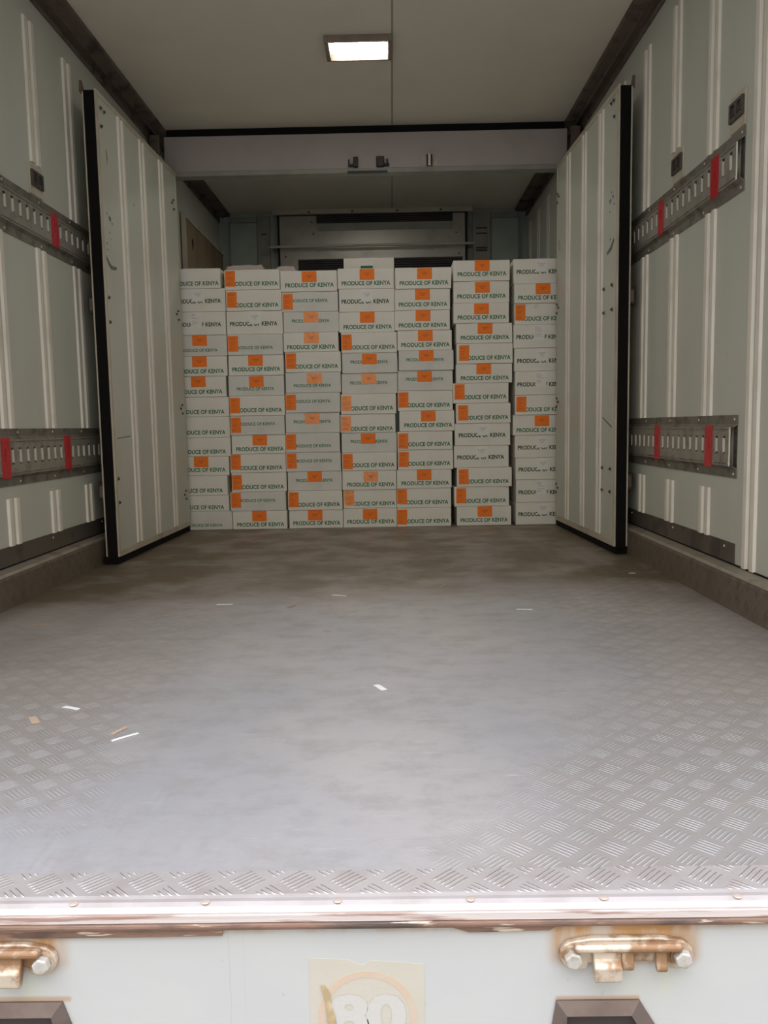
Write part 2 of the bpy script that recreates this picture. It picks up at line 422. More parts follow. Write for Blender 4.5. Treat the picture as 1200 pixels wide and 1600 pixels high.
# dull metal band fixed above the cove
for nm, s, x in (('trim_1', 1, XL), ('trim_2', -1, XR)):
    mb = MB().box(x, x + s*0.003, 2.62, 4.80, 0.128, 0.1935, M['kickplate'])
    for yy in (2.70, 3.2, 3.75, 4.3): mb.dome((x + s*0.003, yy, 0.176), (s, 0, 0), 0.005, 0.003, mat=M['rivet'])
    structure(mb.build(nm))
# partition track in the wall / ceiling corners
for nm, s, x in (('trim_3', 1, XL), ('trim_4', -1, XR)):
    mb = MB()
    mb.prism([(x, ZC), (x, ZC-0.060), (x+s*0.010, ZC-0.060), (x+s*0.014, ZC-0.055), (x+s*0.014, ZC-0.036), (x+s*0.009, ZC-0.032), (x+s*0.009, ZC-0.024),
              (x+s*0.030, ZC-0.012), (x+s*0.034, ZC-0.030), (x+s*0.040, ZC-0.030), (x+s*0.044, ZC-0.020), (x+s*0.092, ZC-0.018), (x+s*0.096, ZC-0.010), (x+s*0.096, ZC)],
             'y', YS, YF, M['track'])
    structure(mb.build(nm))

# sill: tread plate angle over a scraped nosing and a rusty steel lip
mb = MB()
mb.prism([(1.032, 0.0), (1.032, 0.0045), (0.978, 0.0045), (0.972, 0.003), (0.966, 0.0025), (0.959, 0.0), (0.955, -0.006), (0.955, -0.020), (1.0, -0.020), (1.0, 0.0)],
         'x', XL - 0.08, XR + 0.08, M['sill'])
M['sillrivet'] = worn('sill_rivet', (0.62, 0.52, 0.44), (0.5, 0.40, 0.33), 0.5, 0.4)
sill = structure(mb.build('trim_5'))
for i in range(-7, 8):
    xx = 0.088 + 0.1655 * i
    if XL < xx < XR:
        r_ = MB().dome((xx, 0.9655, 0.0025), (0, 0, 1), 0.006, 0.0012, seg=14).build('rivet', M['sillrivet'], sill, smooth=True)
mb = MB()
mb.prism([(0.953, -0.0085), (0.953, -0.0175), (0.957, -0.0195), (1.0, -0.0195), (1.0, -0.0085)], 'x', XL - 0.08, XR + 0.08, M['nosing'])
pts = [(0.958 - 0.0062*math.sin(math.pi*k/8), -0.0225 + 0.0062*math.cos(math.pi*k/8) - 0.001) for k in range(9)]
mb.prism([(1.0, -0.0173)] + pts + [(1.0, -0.0297)], 'x', XL - 0.08, XR + 0.08, M['lip'])
structure(mb.build('trim_6'))
# a torn strip of the brown edging hangs lower on the left and near the middle
mb = MB()
mb.prism([(-1.40, -0.029), (-1.40, -0.0385), (-0.30, -0.0385), (-0.222, -0.0375), (-0.2215, -0.029)], 'y', 0.957, 0.962, M['lip'])
mb.prism([(0.062, -0.029), (0.085, -0.0365), (0.11, -0.0365), (0.13, -0.036), (0.185, -0.035), (0.195, -0.029)], 'y', 0.957, 0.962, M['lip'])
structure(mb.build('trim_7'))
structure(MB().box(XL - 0.08, XR + 0.08, 0.961, 0.99, -0.42, -0.029).build('wall_rear', M['rear']))

# ================================================================== CARGO RAILS
def rail(side, s, x, z0, z1, label):
    t = thing('cargo_rail', label, 'rail', (x, 2.62, z0), 'slotted load securing rails on the side walls')
    L = 4.74 - 2.62; H = z1 - z0
    W = lambda h_: s * h_
    mb = MB()
    mb.box(0, W(0.0035), 0, L, 0, 0.027, M['rail']); mb.box(0, W(0.0035), 0, L, H - 0.027, H, M['rail'])
    zb0, zb1 = 0.027, H - 0.027
    d = 0.017
    # sloping shoulders
    for a, c_ in ((zb0, zb0 + 0.012), (zb1, zb1 - 0.012)):
        mb.prism([(0, a), (W(0.0035), a), (W(d), c_), (W(d - 0.003), c_), (0, a + (0.003 if c_ > a else -0.003))], 'y', 0.0, L, M['rail'])
    mb.build('mounting_flange', None, t)
    # web with real slots
    mb = MB()
    s0, s1 = 0.0765, 0.1345
    za, zz = zb0 + 0.011, zb1 - 0.011
    mb.box(W(d - 0.003), W(d), 0.030, L, za, s0, M['railweb']); mb.box(W(d - 0.003), W(d), 0.030, L, s1, zz, M['railweb'])
    mb.box(W(d - 0.0035), W(d + 0.0005), 0.0275, 0.030, za, zz, M['rib']); mb.box(0, W(0.002), 0.004, 0.030, zb0, zb1, M['socket'])
    yprev = 0.030; k = 0
    while True:
        yc = 0.0705 + 0.0605 * k
        if yc + 0.011 > L: break
        mb.box(W(d - 0.003), W(d), yprev, yc - 0.011, s0, s1, M['railweb'])
        mb.box(W(0.0), W(d - 0.001), yc + 0.0085, yc + 0.011, s0 + 0.006, s1 - 0.007, M['rib'])
        yprev = yc + 0.011; k += 1
    mb.box(W(d - 0.003), W(d), yprev, L, s0, s1, M['railweb'])
    # pressed ribs above and below the slots
    for zc in (za + 0.008, zz - 0.008): mb.box(W(d), W(d + 0.002), 0.030, L, zc - 0.002, zc + 0.002, M['rail'])
    mb.build('slotted_web', None, t)
    spots = []
    y = 0.022
    while y < 1.2:
        spots += [(W(0.0035), y, zc, 1.0) for zc in (0.0135, H - 0.0135)]; y += 0.305
    y = 0.035
    while y < 1.2:
        spots += [(W(d), y, zc, 0.62) for zc in (0.048, H - 0.048)]; y += 0.121
    rv = MB().dome((0, 0, 0), (s, 0, 0), 0.0050, 0.003, seg=8).build('rivet', M['rivet'], t, smooth=True)
    for i, (rx, ry, rz, sc_) in enumerate(spots):
        r_ = rv if i == 0 else rv.copy()
        if i: COL.objects.link(r_)
        r_.parent = t; r_.location = (rx, ry, rz); r_.scale = (sc_,) * 3
    for a, b_, z_a, z_b in ((0.165, 0.228, 0.030, H - 0.032), (0.708, 0.770, 0.034, H - 0.030)):
        mb = MB()
        q = W(d + 0.0026)
        # tape has a slit where it covers a slot
        mb.box(W(d + 0.0005), q, a, b_, z_a, s0 + 0.012); mb.box(W(d + 0.0005), q, a, b_, s1 - 0.004, z_b)
        mb.box(W(d + 0.0005), q, a, a + 0.024, s0 + 0.012, s1 - 0.004); mb.box(W(d + 0.0005), q, a + 0.030, b_, s0 + 0.012, s1 - 0.004)
        tag(mb.build('red_tape', M['red'], t), 'torn red tape strip')
    return t
rail('left', 1, XL, 0.404, 0.606, 'slotted metal cargo rail with red tape, lower one on the left wall')
rail('left', 1, XL, 1.294, 1.486, 'slotted metal cargo rail with red tape, upper one on the left wall')
rail('right', -1, XR, 0.404, 0.606, 'slotted metal cargo rail with red tape, lower one on the right wall')
rail('right', -1, XR, 1.294, 1.486, 'slotted metal cargo rail with red tape, upper one on the right wall')

def wall_socket(s, x, y, label):
    t = thing('wall_socket', label, 'bracket', (x, y, 1.49), 'keyed wall sockets above the upper rails')
    W = lambda h_: s * h_
    MB().box(0, W(0.006), -0.056, 0.056, 0.0, 0.112, M['edgetrim'], bev=0.002).build('backing_plate', None, t)
    mb = MB()
    for zc in (0,):
        mb.box(W(0.006), W(0.014), -0.050, -0.040, 0.032, 0.090); mb.box(W(0.006), W(0.014), 0.040, 0.050, 0.032, 0.090)
        mb.box(W(0.006), W(0.014), -0.040, 0.040, 0.032, 0.044); mb.box(W(0.006), W(0.014), -0.040, 0.040, 0.080, 0.090)
        mb.box(W(0.006), W(0.014), -0.008, 0.008, 0.044, 0.080)
    mb.build('socket_frame', M['socket'], t)
    for yc in (-0.024, 0.024): MB().cyl((W(0.0062), yc, 0.062), (s, 0, 0), 0.013, 0.006, 14).build('socket_pin', M['dark'], t)
wall_socket(1, XL, 3.236, 'small dark two-hole wall socket above the left upper cargo rail')
wall_socket(-1, XR, 3.212, 'small two-hole wall socket on the right wall, the farther, lower-looking one')
wall_socket(-1, XR, 2.675, 'small two-hole wall socket above the near end of the right upper rail')

# ================================================================== PARTITION
# header beam with rollers and catches
t = thing('partition_header', 'grey partition beam spanning under the ceiling above the carton stacks', 'partition', (0, YP, 0))
HX0, HX1 = -1.268, 1.018
MB().box(HX0, HX1, 0.0, 0.06, 2.052, 2.245, M['header'], bev=0.002).build('header_panel', None, t)
MB().box(HX0 + 0.016, HX1 - 0.016, 0.002, 0.05, 2.243, ZC, bev=0.004).build('rubber_seal', M['rubber'], t)
MB().box(HX0 + 0.03, HX1 - 0.005, -0.006, 0.07, 2.026, 2.050, M['edgetrim3'] if 'edgetrim3' in M else M['post']).build('lower_lip', None, t)
mb = MB().box(-0.227, 0.0, -0.014, -0.006, 2.022, 2.034, M['dark']); mb.build('strike_plate', None, t)
for side, xx in ((1, -0.192), (-1, -0.063)):
    mb = MB()
    w = 0.026 if side == 1 else 0.045
    mb.box(xx, xx + w, -0.03, 0.0, 2.054, 2.108, bev=0.004)
    mb.box(xx - 0.028 if side == 1 else xx + w, xx if side == 1 else xx + w + 0.028, -0.02, 0.0, 2.058, 2.072, bev=0.003)
    mb.box(xx - 0.030 if side == 1 else xx + w + 0.012, xx - 0.022 if side == 1 else xx + w + 0.022, -0.02, 0.0, 2.060, 2.096, bev=0.002)
    mb.build('latch', M['dark'], t)
mb = MB()
mb.box(0.196, 0.280, -0.004, 0.0, 2.058, 2.108, M['edgetrim'], bev=0.001)
mb.box(0.222, 0.228, -0.018, -0.004, 2.056, 2.116, M['dark']); mb.box(0.248, 0.254, -0.018, -0.004, 2.056, 2.116, M['dark'])
mb.box(0.231, 0.245, -0.016, -0.004, 2.056, 2.120, M['rivet'])
mb.build('catch', None, t)
for s, x in ((1, XL), (-1, XR)):
    mb = MB()
    W = lambda h_: x + s * h_
    mb.box(W(0.016), W(0.022), -0.075, 0.05, 2.13, 2.265, M['dark'], bev=0.001)
    mb.box(W(0.022), W(0.075), -0.070, -0.055, 2.10, 2.235, M['track'], bev=0.003)
    mb.box(W(0.022), W(0.085), -0.030, 0.0, 2.09, 2.12, M['track'], bev=0.003)
    mb.cyl((W(0.022), -0.020, 2.225), (s, 0, 0), 0.022, 0.012, 18, M['rivet'])
    mb.cyl((W(0.036), -0.020, 2.225), (s, 0, 0), 0.009, 0.02, 12, M['dark'])
    mb.cyl((W(0.022), -0.048, 2.165), (s, 0, 0), 0.014, 0.012, 14, M['track'])
    mb.build('roller_hanger', None, t)
for s, x in ((1, XL), (-1, XR)):
    MB().box(x + s*0.002, x + s*0.040, -0.02, 0.05, 0.13 if False else 0.128, 2.10, M['post']).build('side_post', None, t)

def part_door(side, s, hinge, near, label, zt):
    """door swung open towards the camera; local x runs from hinge to the free edge along -y, local y goes out from the room-side face to the wall"""
    hv, nv = Vector(hinge), Vector(near)
    Ld = (nv - hv).length
    ux = (nv - hv).normalized(); uy = Vector((-s, 0)); uy = (uy - uy.dot(ux) * ux).normalized()
    T = Matrix(((ux.x, uy.x, 0, hv.x), (ux.y, uy.y, 0, hv.y), (0, 0, 1, 0), (0, 0, 0, 1)))
    t = thing('partition_door', label, 'door', (hv.x, hv.y, 0), 'ribbed insulated partition doors')
    Tl = Matrix.Translation((-hv.x, -hv.y, 0)) @ T
    B = lambda mb, name, mat=None, par=None, **k: mb.build(name, mat, par or t, matrix=Tl, **k)
    TH = 0.056; zb = 0.034
    mb = MB().box(0.004, Ld - 0.012, 0.0015, TH - 0.002, zb + 0.004, zt - 0.004, M['door'])
    for c in RIBS_D[side]:
        for a, b_ in ((c - 0.040, c - 0.009), (c + 0.009, c + 0.040)):
            h = 0.007
            n0 = len(mb.bm.verts)
            mb.prism([(a, 0.0015), (a + 0.006, 0.0015 - h), (b_ - 0.006, 0.0015 - h), (b_, 0.0015)], 'z', zb + 0.030, zt - 0.022, M['rib'])
    panel = B(mb, 'door_panel')
    mb = MB()                                              # beige edging
    e = 0.026
    mb.box(Ld - 0.020, Ld, -0.002, 0.006, zb, zt, bev=0.001)
    mb.box(0.0, Ld - 0.020, -0.002, 0.002, zb, zb + e); mb.box(0.0, Ld - 0.020, -0.002, 0.002, zt - 0.020, zt)
    mb.box(0.0, 0.006, -0.002, 0.002, zb + e, zt - 0.020)
    B(mb, 'edge_frame', M['edgetrim'])
    B(MB().box(Ld - 0.016, Ld, TH - 0.004, TH + 0.003, zb, zt - 0.01, bev=0.001), 'outer_edge_strip', M['edgetrim'])
    mb = MB()                                              # black gasket: free edge, hinge edge, floor skirt
    mb.box(Ld - 0.010, Ld + 0.006, 0.006, TH - 0.005, 0.012, zt - 0.006, bev=0.004)
    mb.box(-0.012, 0.004, 0.004, TH - 0.004, 0.012, zt - 0.01, bev=0.003)
    mb.box(-0.012, Ld + 0.006, 0.003, TH + 0.012, 0.001, zb + 0.001, bev=0.004)
    B(mb, 'gasket_seal', M['rubber'])
    mb = MB().prism([(Ld + 0.001, zt - 0.012), (Ld + 0.001, zt + 0.034), (Ld - 0.012, zt + 0.040), (Ld - 0.040, zt + 0.004), (Ld - 0.040, zt - 0.012)], 'y', TH + 0.004, TH + 0.012)
    B(mb, 'corner_plate', M['track'])
    def bolt(u, z, r=0.0085):
        mb = MB(); mb.cyl((u, -0.0005, z), (0, -1, 0), r, 0.002, 12, M['post']); mb.cyl((u, -0.002, z), (0, -1, 0), r*0.62, 0.006, 6, M['bolt'])
        B(mb, 'bolt', None, panel)
    for z in (1.843, 1.240, 0.716, 0.228):
        off = 0.060 if side == 'left' else 0.012
        bolt(off + 0.010, z + 0.015); bolt(off + 0.040, z - 0.006); bolt(off + 0.006, z - 0.032)
    pairs = [(0.045, 1.960), (0.085, 1.957), (0.045, 1.885)]
    if side == 'left': pairs += [(0.030, z) for z in (1.168, 1.063, 0.380, 0.274)]
    else:
        pairs = [(0.10, 1.975), (0.065, 1.975), (0.055, 1.905)] + [(u, z) for z in (1.195, 1.088, 0.38, 0.277) for u in (0.065, 0.185)]
    for u, z in pairs: bolt(Ld - u, z, 0.0095)
    def scuff(pts, mat=M['scuff']):
        mb = MB(); mb.prism([(Ld - u, z) for u, z in pts], 'y', 0.0013, 0.0006); B(mb, 'scuff_mark', mat, panel)
    if side == 'left':
        scuff([(0.09, 1.80), (0.10, 1.81), (0.112, 1.78), (0.106, 1.745), (0.095, 1.75)], M['redscuff'])
        scuff([(0.035, 1.350), (0.05, 1.335), (0.09, 1.315), (0.155, 1.318), (0.15, 1.305), (0.09, 1.296), (0.05, 1.312), (0.035, 1.335)])
        for u, z, r_ in ((0.10, 1.515, 0.014), (0.065, 1.53, 0.006), (0.125, 1.50, 0.007), (0.09, 1.455, 0.005), (0.05, 1.40, 0.006), (0.055, 1.375, 0.005), (0.43, 1.66, 0.006), (0.11, 1.43, 0.004)):
            scuff([(u + r_*(1 + .4*math.sin(k*2.3))*math.cos(k*math.pi/4)*0.8, z + r_*(1 + .3*math.cos(k*1.7))*math.sin(k*math.pi/4)) for k in range(8)])
        scuff([(0.05, 0.560), (0.23, 0.568), (0.23, 0.564), (0.05, 0.556)])
    else:
        scuff([(0.05, 1.385), (0.09, 1.350), (0.15, 1.340), (0.16, 1.352), (0.11, 1.365), (0.06, 1.395)])
        for u, z, r_ in ((0.115, 1.565, 0.012), (0.075, 1.575, 0.009), (0.10, 1.60, 0.006), (0.06, 1.54, 0.006), (0.12, 1.52, 0.005), (0.11, 1.40, 0.006)):
            scuff([(u + r_*(1 + .4*math.sin(k*2.3))*math.cos(k*math.pi/4)*0.8, z + r_*(1 + .3*math.cos(k*1.7))*math.sin(k*math.pi/4)) for k in range(8)])
        for q in (0.0, 0.025): scuff([(Ld - 0.05 - q, 1.545), (Ld - 0.03 - q, 1.60), (Ld - 0.027 - q, 1.60), (Ld - 0.047 - q, 1.545)])
        scuff([(0.06, 0.565), (0.20, 0.610), (0.20, 0.616), (0.06, 0.572)])
    for z in (0.325, 1.138):                               # hold-back blocks towards the wall
        mb = MB().box(Ld - 0.055, Ld - 0.015, TH + 0.003, TH + 0.030, z - 0.038, z + 0.038, M['dark'], bev=0.003)
        mb.box(Ld - 0.020, Ld - 0.014, TH + 0.008, TH + 0.024, z - 0.026, z + 0.026, M['track'], bev=0.002)
        B(mb, 'hold_back_latch')
    return t
RIBS_D = {'left': [4.744 - y for y in (3.866, 4.160, 4.467)], 'right': [4.744 - 0.02 - y for y in (3.888, 4.170, 4.475)]}
part_door('left', 1, (-1.191, 4.752), (-1.221, 3.588), 'ribbed grey-green door with black rubber edge, open against the left wall', 2.022)
part_door('right', -1, (0.945, 4.742), (0.990, 3.652), 'ribbed grey-green door with black rubber edge, open against the right wall', 2.018)

# ================================================================== FAR BULKHEAD
t = thing('refrigeration_unit', 'grey metal cooling unit with black air grilles on the far bulkhead', 'cooling unit', (0, YF, 0))
V = lambda y: -y
MB().box(-0.855, 0.600, V(0.0), V(0.10), 1.55, 2.238, M['steel'], bev=0.003).build('housing', None, t)
mb = MB().box(-0.875, -0.856, V(0.0), V(0.07), 1.55, 2.25); mb.box(0.601, 0.620, V(0.0), V(0.07), 1.55, 2.25); mb.box(-0.875, 0.62, V(0.0), V(0.085), 2.2385, 2.248)
mb.build('shadow_gap_gasket', M['grille'], t)
mb = MB().box(-0.905, 0.655, V(0.0), V(0.115), 2.248, 2.284, M['cream'], bev=0.003)
for xx in (-0.62, -0.28, 0.07, 0.41): mb.dome((xx, V(0.115), 2.262), (0, -1, 0), 0.009, 0.006, mat=M['bolt'])
mb.build('top_trim', None, t)
def grille(x0, x1, z0, z1, n, seg):
    mb = MB().box(x0, x1, V(0.10), V(0.104), z0, z1, M['grille'])
    for i in range(n):
        z = z0 + (z1 - z0) * (i + 0.5) / n
        mb.prism([(V(0.104), z - 0.0015), (V(0.118), z - 0.005), (V(0.118), z - 0.0025), (V(0.104), z + 0.002)], 'x', x0, x1, M['slat'])
    k = max(1, int((x1 - x0) / seg))
    for i in range(k + 1):
        xx = x0 + (x1 - x0) * i / k
        mb.box(xx - 0.0015, xx + 0.0015, V(0.104), V(0.116), z0, z1, M['grille'])
    mb.build('air_grille', None, t)
grille(-0.560, 0.500, 2.178, 2.236, 4, 0.34)
grille(-0.710, 0.575, 1.80, 1.905, 6, 0.10)
MB().prism([(V(0.10), 2.176), (V(0.125), 2.172), (V(0.105), 2.122), (V(0.10), 2.120)], 'x', -0.558, 0.498).build('air_deflector', M['post'], t)
mb = MB()
for xx, zz in ((-0.60, 2.19), (-0.59, 2.10), (0.53, 2.09), (-0.81, 1.93), (0.55, 1.93)): mb.dome((xx, V(0.10), zz), (0, -1, 0), 0.007, 0.004, mat=M['bolt'])
mb.build('screws', None, t)
mb = MB().cyl((-0.925, V(0.16), 1.993), (1, 0, 0), 0.010, 1.59, 14, M['cream'])
for xx in (-0.90, 0.64): mb.box(xx - 0.012, xx + 0.012, V(0.0), V(0.16), 1.985, 2.001, M['cream'])
mb.build('guard_bar', None, t)

for nm, x0, x1 in (('l', -1.03, -0.942), ('r', 0.668, 0.80)):
    t = thing('bulkhead_post', 'grey ribbed post with riveted straps on the far bulkhead, %s the cooling unit' % ('left of' if nm == 'l' else 'right of'), 'post', ((x0+x1)/2, YF, 0))
    w = (x1 - x0) / 2
    mb = MB().box(-w, w, V(0), V(0.03), 0.0, 2.262, M['post'], bev=0.003)
    mb.box(-w, -w + 0.022, V(0.03), V(0.042), 0.0, 2.262, M['post']); mb.box(w - 0.022, w, V(0.03), V(0.042), 0.0, 2.262, M['post'])
    mb.build('channel', None, t)
    mb = MB()
    for z in ((2.115,) if nm == 'l' else (2.13, 2.09, 1.98, 1.96)): mb.box(-w + 0.022, w - 0.022, V(0.03), V(0.036), z, z + 0.008)
    mb.build('strap', M['grille'], t)
for nm, x0, x1 in (('left', -1.26, -1.045), ('right', 0.815, 1.03)):
    t = thing('bulkhead_access_panel', 'blue-grey framed panel in the far top corner beside the %s wall' % nm, 'panel', ((x0+x1)/2, YF, 0))
    w = (x1 - x0) / 2
    MB().box(-w, w, V(0), V(0.012), 0.3, 2.215, M['farpanel'], bev=0.002).build('panel_sheet', None, t)
    mb = MB().box(-w - 0.004, w + 0.004, V(0), V(0.022), 2.217, 2.258, M['post'], bev=0.002)
    mb.box(-w - 0.012, -w - 0.001, V(0), V(0.022), 0.3, 2.217, M['post']); mb.box(w + 0.001, w + 0.012, V(0), V(0.022), 0.3, 2.217, M['post'])
    mb.build('panel_frame', None, t)
t = thing('repair_board', 'brown wooden board with pale edge strip on the left wall behind the cartons', 'board', (XL, 5.45, 0))
MB().box(0.009, 0.027, 0.03, 1.23, 0.13, 1.965, M['ply'], bev=0.001).build('board', None, t)
mb = MB().box(0.009, 0.034, -0.0, 0.03, 0.13, 1.995); mb.box(0.009, 0.034, 0.03, 1.24, 1.966, 1.995)
mb.build('edge_strip', M['edgetrim'], t)
mb = MB().prism([(0.20, 1.86), (0.24, 1.88), (0.255, 1.84), (0.235, 1.80), (0.215, 1.79)], 'x', 0.0272, 0.0278); mb.build('stain', M['dark'], t)

# ================================================================== CEILING LAMP
t = thing('ceiling_lamp', 'rectangular dark-framed lamp glowing white on the ceiling', 'lamp', (-0.119, 3.845, ZC))
lamp = t
w, d, h = 0.149, 0.098, 0.030
mb = MB()
for a, b_ in (((-w, -w + 0.020), (-d, d)), ((w - 0.020, w), (-d, d)), ((-w + 0.020, w - 0.020), (-d, -d + 0.012)), ((-w + 0.020, w - 0.020), (d - 0.012, d))):
    mb.box(*a, *b_, -h, 0.0, bev=0.002)
mb.build('lamp_frame', M['lampframe'], t)
MB().box(-w + 0.020, w - 0.020, -d + 0.012, d - 0.012, -0.003, -0.0005).build('reflector_tray', M['cream'], t)
mb = MB().box(-w + 0.045, w - 0.036, -d + 0.014, d - 0.016, -0.024, -0.008, bev=0.003)
mb.build('diffuser', M['glow'], t)
mb = MB()
for sx_ in (-1, 1):
    for sy_ in (-1, 1): mb.dome((sx_*(w - 0.010), sy_*(d - 0.010), -h), (0, 0, -1), 0.004, 0.002, mat=M['dark'])
mb.build('screws', None, t)
# the same lamp over the cold compartment, just hidden by the partition beam; it lights the far bulkhead
far_lamp = t.copy(); COL.objects.link(far_lamp); far_lamp.location = (-0.17, 5.50, ZC)
far_lamp['label'] = 'ceiling lamp of the far compartment, behind the partition beam'
for ch in list(t.children):
    q = ch.copy(); COL.objects.link(q); q.parent = far_lamp

# ================================================================== CARTONS
# each stack from the left, cartons from the bottom up:
# (left x, width, height, mark, lettering size, lettering height fraction, sticker offset)
# mark: C orange label in the middle, L orange label at the left end, V white label with a printed triangle, W tall white label, N no label in view
STACKS = [
    [(-1.284, 0.333, 0.1114, 'N', 'S', 0.25, None),
     (-1.295, 0.328, 0.0927, 'L', 'L', 0.25, None),
     (-1.294, 0.322, 0.1168, 'L', 'L', 0.25, None),
     (-1.281, 0.322, 0.1125, 'C', 'L', 0.3, 0.117),
     (-1.272, 0.326, 0.1101, 'L', 'L', 0.25, None),
     (-1.271, 0.325, 0.1207, 'L', 'L', 0.25, None),
     (-1.273, 0.327, 0.1145, 'L', 'L', 0.25, None),
     (-1.283, 0.324, 0.1194, 'C', 'L', 0.25, 0.122),
     (-1.27, 0.322, 0.1151, 'C', 'L', 0.25, 0.12),
     (-1.265, 0.321, 0.12, 'C', 'S', 0.28, 0.121),
     (-1.266, 0.319, 0.132, 'W', 'L', 0.45, None),
     (-1.264, 0.32, 0.1312, 'V', 'L', 0.45, None),
     (-1.27, 0.301, 0.1126, 'N', 'L', 0.24, None)],
    [(-0.947, 0.32, 0.1084, 'C', 'L', 0.25, 0.115),
     (-0.958, 0.327, 0.1123, 'L', 'S', 0.55, None),
     (-0.947, 0.323, 0.1129, 'L', 'L', 0.25, None),
     (-0.95, 0.325, 0.1105, 'L', 'L', 0.25, None),
     (-0.938, 0.314, 0.1099, 'C', 'L', 0.25, 0.123),
     (-0.941, 0.316, 0.1113, 'L', 'S', 0.57, None),
     (-0.941, 0.321, 0.1144, 'L', 'L', 0.28, None),
     (-0.944, 0.323, 0.1175, 'C', 'S', 0.35, 0.12),
     (-0.939, 0.319, 0.1169, 'C', 'L', 0.3, 0.115),
     (-0.939, 0.318, 0.1181, 'L', 'S', 0.35, None),
     (-0.941, 0.323, 0.1319, 'V', 'L', 0.45, None),
     (-0.94, 0.318, 0.1186, 'L', 'L', 0.27, None),
     (-0.945, 0.317, 0.1137, 'L', 'L', 0.3, None)],
    [(-0.614, 0.317, 0.1081, 'C', 'L', 0.28, 0.111),
     (-0.618, 0.32, 0.1141, 'L', 'L', 0.28, None),
     (-0.616, 0.317, 0.1128, 'C', 'S', 0.53, 0.116),
     (-0.623, 0.321, 0.1123, 'L', 'S', 0.55, None),
     (-0.622, 0.317, 0.1136, 'L', 'S', 0.33, None),
     (-0.618, 0.315, 0.1167, 'C', 'S', 0.55, 0.113),
     (-0.615, 0.318, 0.1143, 'L', 'S', 0.57, None),
     (-0.611, 0.32, 0.1174, 'C', 'S', 0.35, 0.124),
     (-0.609, 0.321, 0.1167, 'L', 'L', 0.28, None),
     (-0.616, 0.316, 0.1107, 'C', 'L', 0.25, 0.119),
     (-0.613, 0.319, 0.1174, 'C', 'S', 0.55, 0.116),
     (-0.62, 0.323, 0.1125, 'L', 'S', 0.55, None),
     (-0.624, 0.324, 0.118, 'C', 'L', 0.3, 0.123)],
    [(-0.294, 0.314, 0.1125, 'C', 'L', 0.3, 0.115),
     (-0.292, 0.312, 0.1095, 'L', 'L', 0.25, None),
     (-0.295, 0.316, 0.1127, 'C', 'L', 0.28, 0.124),
     (-0.294, 0.319, 0.1058, 'L', 'L', 0.3, None),
     (-0.295, 0.322, 0.1161, 'C', 'S', 0.55, 0.113),
     (-0.299, 0.32, 0.1067, 'L', 'L', 0.2, None),
     (-0.293, 0.32, 0.1168, 'L', 'L', 0.28, None),
     (-0.286, 0.322, 0.1184, 'C', 'S', 0.53, 0.115),
     (-0.281, 0.319, 0.1156, 'C', 'S', 0.55, 0.115),
     (-0.283, 0.32, 0.1161, 'L', 'L', 0.27, None),
     (-0.293, 0.319, 0.1166, 'C', 'L', 0.27, 0.12),
     (-0.291, 0.318, 0.13, 'V', 'L', 0.45, None),
     (-0.296, 0.321, 0.115, 'C', 'L', 0.27, 0.126)],
    [(0.022, 0.318, 0.1105, 'L', 'L', 0.28, None),
     (0.022, 0.319, 0.1151, 'L', 'L', 0.28, None),
     (0.024, 0.32, 0.1089, 'C', 'L', 0.27, 0.118),
     (0.032, 0.323, 0.1158, 'L', 'L', 0.3, None),
     (0.031, 0.321, 0.1078, 'L', 'L', 0.3, None),
     (0.044, 0.32, 0.1184, 'C', 'L', 0.3, 0.126),
     (0.037, 0.319, 0.1159, 'L', 'L', 0.28, None),
     (0.039, 0.318, 0.1154, 'C', 'S', 0.57, 0.113),
     (0.046, 0.316, 0.1148, 'C', 'S', 0.53, 0.117),
     (0.04, 0.314, 0.1142, 'C', 'L', 0.28, 0.119),
     (0.027, 0.317, 0.1136, 'C', 'L', 0.25, 0.12),
     (0.029, 0.317, 0.1191, 'C', 'L', 0.27, 0.117),
     (0.033, 0.32, 0.1189, 'C', 'L', 0.27, 0.126)],
    [(0.374, 0.319, 0.113, 'C', 'L', 0.28, 0.122),
     (0.36, 0.321, 0.1157, 'L', 'L', 0.28, None),
     (0.376, 0.32, 0.1125, 'L', 'L', 0.28, None),
     (0.36, 0.319, 0.128, 'V', 'L', 0.47, None),
     (0.366, 0.322, 0.1288, 'V', 'L', 0.47, None),
     (0.374, 0.316, 0.1163, 'L', 'L', 0.28, None),
     (0.358, 0.321, 0.1157, 'L', 'L', 0.3, None),
     (0.376, 0.324, 0.1111, 'C', 'L', 0.25, 0.118),
     (0.38, 0.323, 0.1149, 'L', 'L', 0.28, None),
     (0.378, 0.323, 0.1139, 'C', 'L', 0.28, 0.124),
     (0.364, 0.318, 0.1152, 'C', 'L', 0.28, 0.118),
     (0.366, 0.319, 0.121, 'C', 'L', 0.3, 0.123),
     (0.365, 0.322, 0.1165, 'C', 'L', 0.33, 0.122)],
    [(0.721, 0.314, 0.131, 'V', 'L', 0.47, None),
     (0.722, 0.313, 0.1332, 'W', 'L', 0.45, None),
     (0.719, 0.315, 0.1287, 'V', 'L', 0.47, None),
     (0.715, 0.314, 0.1313, 'V', 'L', 0.45, None),
     (0.705, 0.317, 0.1173, 'C', 'L', 0.25, 0.125),
     (0.717, 0.315, 0.1141, 'L', 'L', 0.27, None),
     (0.717, 0.314, 0.1355, 'W', 'L', 0.45, None),
     (0.713, 0.314, 0.1325, 'V', 'L', 0.45, None),
     (0.708, 0.314, 0.1332, 'W', 'L', 0.47, None),
     (0.714, 0.315, 0.1191, 'L', 'L', 0.28, None),
     (0.713, 0.315, 0.1113, 'C', 'L', 0.28, 0.121),
     (0.709, 0.315, 0.1385, 'V', 'L', 0.47, None)],
]

